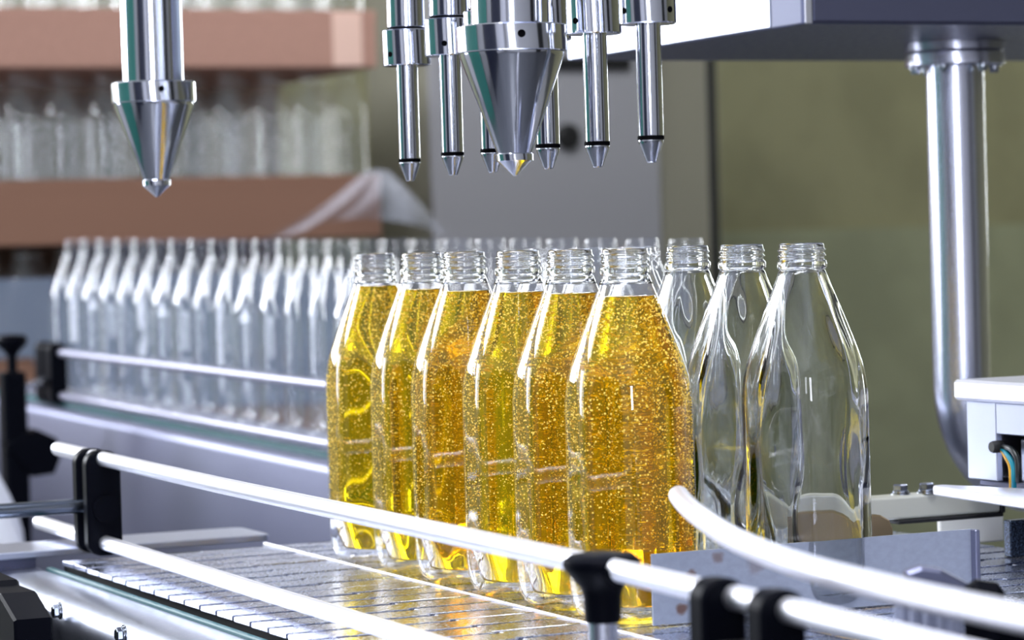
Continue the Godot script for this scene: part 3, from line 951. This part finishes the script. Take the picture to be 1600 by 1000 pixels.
# ---------------------------------------------------------------- overhead box and its pipe
func overhead() -> void:
	var o := thing("overhead_cabinet", "steel machine head at the top right, white lit side and dark front", "machine")
	var bot := 1.354
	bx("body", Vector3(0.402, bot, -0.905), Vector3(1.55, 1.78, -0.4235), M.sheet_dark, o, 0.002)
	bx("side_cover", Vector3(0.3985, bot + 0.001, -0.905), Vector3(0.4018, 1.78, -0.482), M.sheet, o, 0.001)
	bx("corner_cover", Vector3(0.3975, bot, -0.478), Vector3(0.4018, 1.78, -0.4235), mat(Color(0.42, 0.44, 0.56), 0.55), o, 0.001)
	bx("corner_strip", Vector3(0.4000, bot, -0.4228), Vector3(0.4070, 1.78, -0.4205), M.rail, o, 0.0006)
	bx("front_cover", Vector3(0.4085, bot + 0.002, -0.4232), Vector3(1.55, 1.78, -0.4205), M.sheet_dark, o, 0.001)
	var c := Vector3(0.700, 0, -0.640)
	var p := thing("support_pipe", "polished vertical steel pipe with flange and bottom bend, right of the bottles", "pipe", c)
	var st := begin()
	lathe(st, [Vector2(0, 1.3445), Vector2(0.048, 1.3445), Vector2(0.0495, 1.3455), Vector2(0.0495, bot - 0.0005), Vector2(0, bot - 0.0005)], 56)
	part("upper_flange", done(st), M.pipe, p)
	st = begin()
	lathe(st, [Vector2(0, 1.3300), Vector2(0.048, 1.3300), Vector2(0.0495, 1.3312), Vector2(0.0495, 1.3425), Vector2(0.048, 1.3435), Vector2(0, 1.3435)], 56)
	var fl := part("flange", done(st), M.pipe, p)
	for a in [20.0, 80.0, 140.0, 200.0, 260.0, 320.0]:
		bolt(Vector3(0.040 * cos(deg_to_rad(a)), 1.3300, 0.040 * sin(deg_to_rad(a))), Vector3.DOWN, 0.0052, fl)
	st = begin()
	var path := [Vector3(0, 1.3310, 0), Vector3(0, 1.15, 0), Vector3(0, 1.008, 0)]
	for i in range(1, 13):
		var a := PI / 2 * i / 12.0
		path.append(Vector3(0.105 * (1.0 - cos(a)), 1.008 - 0.105 * sin(a), -0.02 * (1.0 - cos(a))))
	path.append(Vector3(0.50, 0.903, -0.06))
	tube(st, path, 0.0287, 40)
	part("tube", done(st), M.pipe, p)
	bx("stand", Vector3(0.46, 0.0, -0.11), Vector3(0.56, 0.95, 0.0), M.sheet_dark, p, 0.004)

# ---------------------------------------------------------------- machine housing at the right edge
func machine() -> void:
	var o := thing("machine_housing", "grey steel machine housing with a white top slab at the right edge", "machine")
	# side wall in the plane x = 0.41 with an opening
	bx("top_slab", Vector3(0.4035, 1.0265, -0.2035), Vector3(0.80, 1.0435, 0.36), M.rail, o, 0.0025)
	var st := begin()
	box(st, Vector3(0.410, 0.962, -0.194), Vector3(0.416, 1.0260, -0.1515), 0.0008)
	box(st, Vector3(0.410, 1.0005, -0.1515), Vector3(0.416, 1.0260, 0.36), 0.0008)
	box(st, Vector3(0.410, 0.962, -0.02), Vector3(0.416, 1.0005, 0.36), 0.0008)
	part("side_wall", done(st), M.sheet, o)
	bx("end_wall", Vector3(0.416, 0.962, -0.194), Vector3(0.80, 1.026, -0.188), M.sheet, o)
	bx("inner_panel", Vector3(0.424, 0.962, -0.138), Vector3(0.428, 0.9965, 0.2), M.sheet, o)
	bx("inner_back", Vector3(0.440, 0.962, -0.186), Vector3(0.444, 1.024, 0.3), M.dark, o)
	bx("floor_pan", Vector3(0.4165, 0.956, -0.187), Vector3(0.80, 0.9615, 0.36), M.sheet_dark, o)
	bx("support", Vector3(0.60, 0.0, 0.0), Vector3(0.70, 0.956, 0.1), M.sheet_dark, o, 0.003)
	# cables in the opening
	var cx := 0.4145
	st = begin()
	lathe(st, [Vector2(0, -0.006), Vector2(0.0042, -0.006), Vector2(0.005, -0.004), Vector2(0.005, 0.004), Vector2(0.0042, 0.006), Vector2(0, 0.006)], 20, Transform3D(Basis(Vector3.BACK, PI / 2), Vector3(0.4085, 0.9905, -0.148)))
	var g := thing("cable_gland", "small black round cable gland in the opening of the grey housing", "cable gland")
	part("body", done(st), M.rubber, g)
	for k in [[Vector3(0, 0, 0.0), Color(0.85, 0.62, 0.15), 0.0016, "thin yellow cable below the black gland, leftmost of three"], [Vector3(0.0, 0.001, 0.0042), Color(0.05, 0.50, 0.58), 0.0021, "teal cable below the black gland, between the yellow and the black one"], [Vector3(0.0, 0.006, 0.0105), Color(0.03, 0.06, 0.06), 0.0024, "black cable below the gland, rightmost of three"]]:
		var off: Vector3 = k[0]
		var pp := curve([Vector3(cx - 0.004, 0.9885, -0.146) + off * 0.3, Vector3(cx - 0.006, 0.984, -0.138) + off * 0.9, Vector3(cx - 0.006, 0.976, -0.131) + off, Vector3(cx - 0.006, 0.966, -0.130) + off, Vector3(cx - 0.004, 0.9575, -0.133) + off], 5)
		st = begin()
		tube(st, pp, k[2], 14, 0.0004)
		tag(part("cable", done(st), mat(k[1], 0.35), self), k[3], "cable")
	# square bar with two bolts
	var b := thing("square_bar", "square steel bar with two hex bolts on top, right of the clear bottles", "bar", Vector3(0, 0, 0))
	st = begin()
	var q := rounded(Vector2(-0.0105, -0.0098), Vector2(0.0105, 0.0098), 0.0025, 4)
	prism(st, q, 0.235, 0.001, Transform3D(Basis(Vector3(0, 0, -1), Vector3(0, 1, 0), Vector3(1, 0, 0)), Vector3(0.2100, 0.9410, -0.2105)))
	part("body", done(st), M.bar, b)
	bx("under_strip", Vector3(0.345, 0.9275, -0.222), Vector3(0.448, 0.9310, -0.199), M.dark, b)
	bolt(Vector3(0.3550, 0.9509, -0.2105), Vector3.UP, 0.0066, b)
	bolt(Vector3(0.3772, 0.9509, -0.2060), Vector3.UP, 0.0066, b)
	bx("end_cap", Vector3(0.4455, 0.9305, -0.2215), Vector3(0.4500, 0.9515, -0.1990), M.dark, b)
	# wedge-shaped flat bar above it
	st = begin()
	prism(st, [Vector2(0.352, 0.166), Vector2(0.362, 0.168), Vector2(0.420, 0.02), Vector2(0.420, -0.12), Vector2(0.330, -0.12), Vector2(0.338, 0.0)], 0.008, 0.001, Transform3D(Basis(Vector3(1, 0, 0), Vector3(0, 0, -1), Vector3(0, 1, 0)), Vector3(0.006, 0.9530, 0)))
	tag(part("flat_bar", done(st), M.rail, self), "bright flat steel bar lying between the square bar and the grey housing", "bar")
	bx("white_panel", Vector3(0.4185, 0.9005, -0.256), Vector3(0.482, 0.930, -0.250), M.white, self)
	tag(get_node("white_panel"), "small white panel standing below the end of the square bar", "panel")
	bx("dark_plate", Vector3(0.4150, 0.9008, -0.152), Vector3(0.456, 0.9305, -0.142), grained(mat(Color(0.30, 0.36, 0.46), 0.4, 0.6), noise_tex(0.03, 33, Color(0.25, 0.25, 0.25), Color(1, 1, 1)), null, Vector3(30, 30, 30)), self)
	tag(get_node("dark_plate"), "mottled dark blue plate at the right edge below the grey housing", "plate")
	# bronze coloured star wheel shoe behind the rightmost clear bottle
	st = begin()
	var sp := [Vector2(0.190, 0.9012), Vector2(0.282, 0.9012), Vector2(0.2830, 0.935), Vector2(0.2800, 0.9425), Vector2(0.2720, 0.9470), Vector2(0.255, 0.9485), Vector2(0.232, 0.9475), Vector2(0.212, 0.9490), Vector2(0.190, 0.9500)]
	prism(st, sp, 0.010, 0.0012, Transform3D(Basis(), Vector3(0, 0, -0.117)), true)
	var shoe := part("guide_shoe", done(st), M.bronze, self)
	tag(shoe, "low bronze coloured guide shoe with a rounded end behind the rightmost clear bottle", "guide")

# ---------------------------------------------------------------- background
func background() -> void:
	# stacked cardboard trays with bottles between them
	var tz := -4.2
	var tr := [[0.8125, "lowest visible cardboard tray of the stack, behind the black rail post"], [1.187, "middle cardboard tray of the stack, behind the bottle necks of the infeed row"], [1.566, "top cardboard tray of the stack at the upper left"]]
	var hs := [0.135, 0.140, 0.128]
	for i in 3:
		var o := thing("cardboard_tray", tr[i][1], "tray", Vector3(0, tr[i][0], tz), "stacked cardboard trays")
		var h: float = hs[i]
		var x0 := -0.35
		var x1 := 1.512
		var cm: Material = M.card if i == 2 else M.card_shaded
		bx("base", Vector3(x0, 0.0, -0.80), Vector3(x1, h - 0.024, 0.0), cm, o, 0.003)
		bx("front_wall", Vector3(x0, h - 0.026, -0.004), Vector3(x1, h, 0.0), cm, o, 0.001)
		bx("end_wall", Vector3(x1 - 0.004, h - 0.026, -0.80), Vector3(x1, h, -0.0045), cm, o, 0.001)
		bx("end_wall", Vector3(x0, h - 0.026, -0.80), Vector3(x0 + 0.004, h, -0.0045), cm, o, 0.001)
		if i == 2:
			bx("corner_tape", Vector3(x1 - 0.105, 0.004, 0.0005), Vector3(x1 - 0.035, h - 0.004, 0.0015), mat(Color(0.88, 0.74, 0.68), 0.4), o, 0.0003)
	var mesh := glass_mesh(28, 12, false)
	var proto: Node3D
	for layer in 3:
		for row in (3 if layer == 1 else 2):
			for k in 12:
				var b: Node3D
				if proto == null:
					proto = thing("pallet_bottle", "", "bottle")
					part("glass", mesh, M.pallet_glass, proto)
					b = proto
				else:
					b = proto.duplicate()
					b.name = numbered("pallet_bottle")
					add_child(b, true)
				b.rotation.y = 0.37 * (k * 3 + row * 5 + layer)
				b.position = Vector3(1.455 - 0.0945 * k - (0.047 if row % 2 == 1 else 0.0), tr[layer][0] + hs[layer] - 0.0235, tz - 0.055 - 0.083 * row)
				var ly: String = ["lowest stacked layer", "middle stacked layer", "top stacked layer"][layer]
				if row == 0:
					tag(b, "empty clear bottle in the %s, front rank, %s from the right end" % [ly, order[k]], "bottle", "bottles in the " + ly)
				else:
					tag(b, "empty clear bottle standing behind the front rank in the %s" % ly, "bottle", "rear bottles in the " + ly)
	var pal := thing("wooden_pallet", "wooden pallet under the stack of trays", "pallet", Vector3(0, 0, tz))
	bx("deck", Vector3(-0.35, 0.70, -0.80), Vector3(1.512, 0.8120, 0.0), M.wood, pal, 0.003)
	for x in [-0.25, 0.58, 1.40]:
		bx("leg", Vector3(x - 0.05, 0.0, -0.75), Vector3(x + 0.05, 0.70, -0.05), M.wood, pal, 0.003)
	var cb := thing("shade_backing", "added dark brown box behind the tray stack, standing for the shade between its bottles", "shade_backing", Vector3(0, 0, -5.1))
	bx("body", Vector3(-0.3, 0.0, -0.7), Vector3(1.60, 1.55, 0.0), mat(Color(0.30, 0.22, 0.17), 0.9), cb, 0.004)  # dark box added for the shade deep between the stacked bottles
	bx("lid", Vector3(-0.305, 1.5505, -0.705), Vector3(1.605, 1.60, 0.005), mat(Color(0.34, 0.25, 0.19), 0.9), cb, 0.004)
	# film stretched round the lowest layer
	var fs := begin()
	prism(fs, [Vector2(-0.34, 0.950), Vector2(0.70, 0.950), Vector2(0.74, 0.83), Vector2(1.50, 0.82), Vector2(1.50, 1.118), Vector2(-0.34, 1.118)], 0.002, 0.0004, Transform3D(Basis(), Vector3(0, 0, tz + 0.004)))
	part("stretch_film", done(fs), M.wrap, self)
	tag(get_node("stretch_film"), "bluish stretch film wrapped round the lowest bottle layer at the left", "film")
	# loose film hanging over the corner of the middle tray
	var st := begin()
	st.set_smooth_group(1)
	var g := []
	for i in 25:
		var u := i / 24.0
		var top := Vector3(lerp(1.470, 1.530, u), 1.333 + 0.004 * sin(PI * u), tz + 0.008)
		var bot := Vector3(lerp(1.210, 1.645, u), 1.184 + 0.045 * sin(PI * clamp(u * 1.05 - 0.05, 0.0, 1.0)), tz + 0.05 + 0.02 * sin(u * 9.0))
		var colm := []
		for j in 13:
			var v := j / 12.0
			var p: Vector3 = top.lerp(bot, v)
			p.x += 0.03 * sin(PI * v) * (1.0 - u) * 0.4
			p.z += 0.012 * sin(u * 22.0 + v * 3.0) * v + 0.02 * sin(PI * v)
			colm.append(p)
		g.append(colm)
	for i in 24:
		for j in 12:
			quad(st, g[i][j], g[i + 1][j], g[i + 1][j + 1], g[i][j + 1], Vector3(0, 0, 1))
	tag(part("plastic_film", done(st), M.film, self), "loose translucent plastic film draped over the right corner of the middle tray", "film")
	# grey cabinet by the wall
	var c := thing("control_cabinet", "tall grey cabinet against the olive wall behind the nozzles", "cabinet", Vector3(0, 0, -5.0))
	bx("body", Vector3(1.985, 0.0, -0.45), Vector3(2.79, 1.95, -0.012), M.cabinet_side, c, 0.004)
	bx("door", Vector3(1.975, 0.05, -0.011), Vector3(2.632, 1.94, 0.008), M.cabinet, c, 0.003)
	st = begin()
	prism(st, rounded(Vector2(2.20, 1.612), Vector2(2.548, 1.646), 0.008, 4), 0.012, 0.002, Transform3D(Basis(), Vector3(0, 0, 0.0085)))
	part("handle", done(st), M.rubber, c)
	st = begin()
	lathe(st, [Vector2(0, 0), Vector2(0.034, 0), Vector2(0.034, 0.012), Vector2(0.026, 0.02), Vector2(0, 0.02)], 32, Transform3D(Basis(Vector3.RIGHT, PI / 2), Vector3(2.36, 1.438, 0.0085)))
	part("knob", done(st), M.rubber, c)
	bx("shadow_strip", Vector3(2.795, 0.0, -0.40), Vector3(2.83, 1.95, -0.03), M.rubber, c, 0.003)  # black strip standing for the shadow gap beside the cabinet
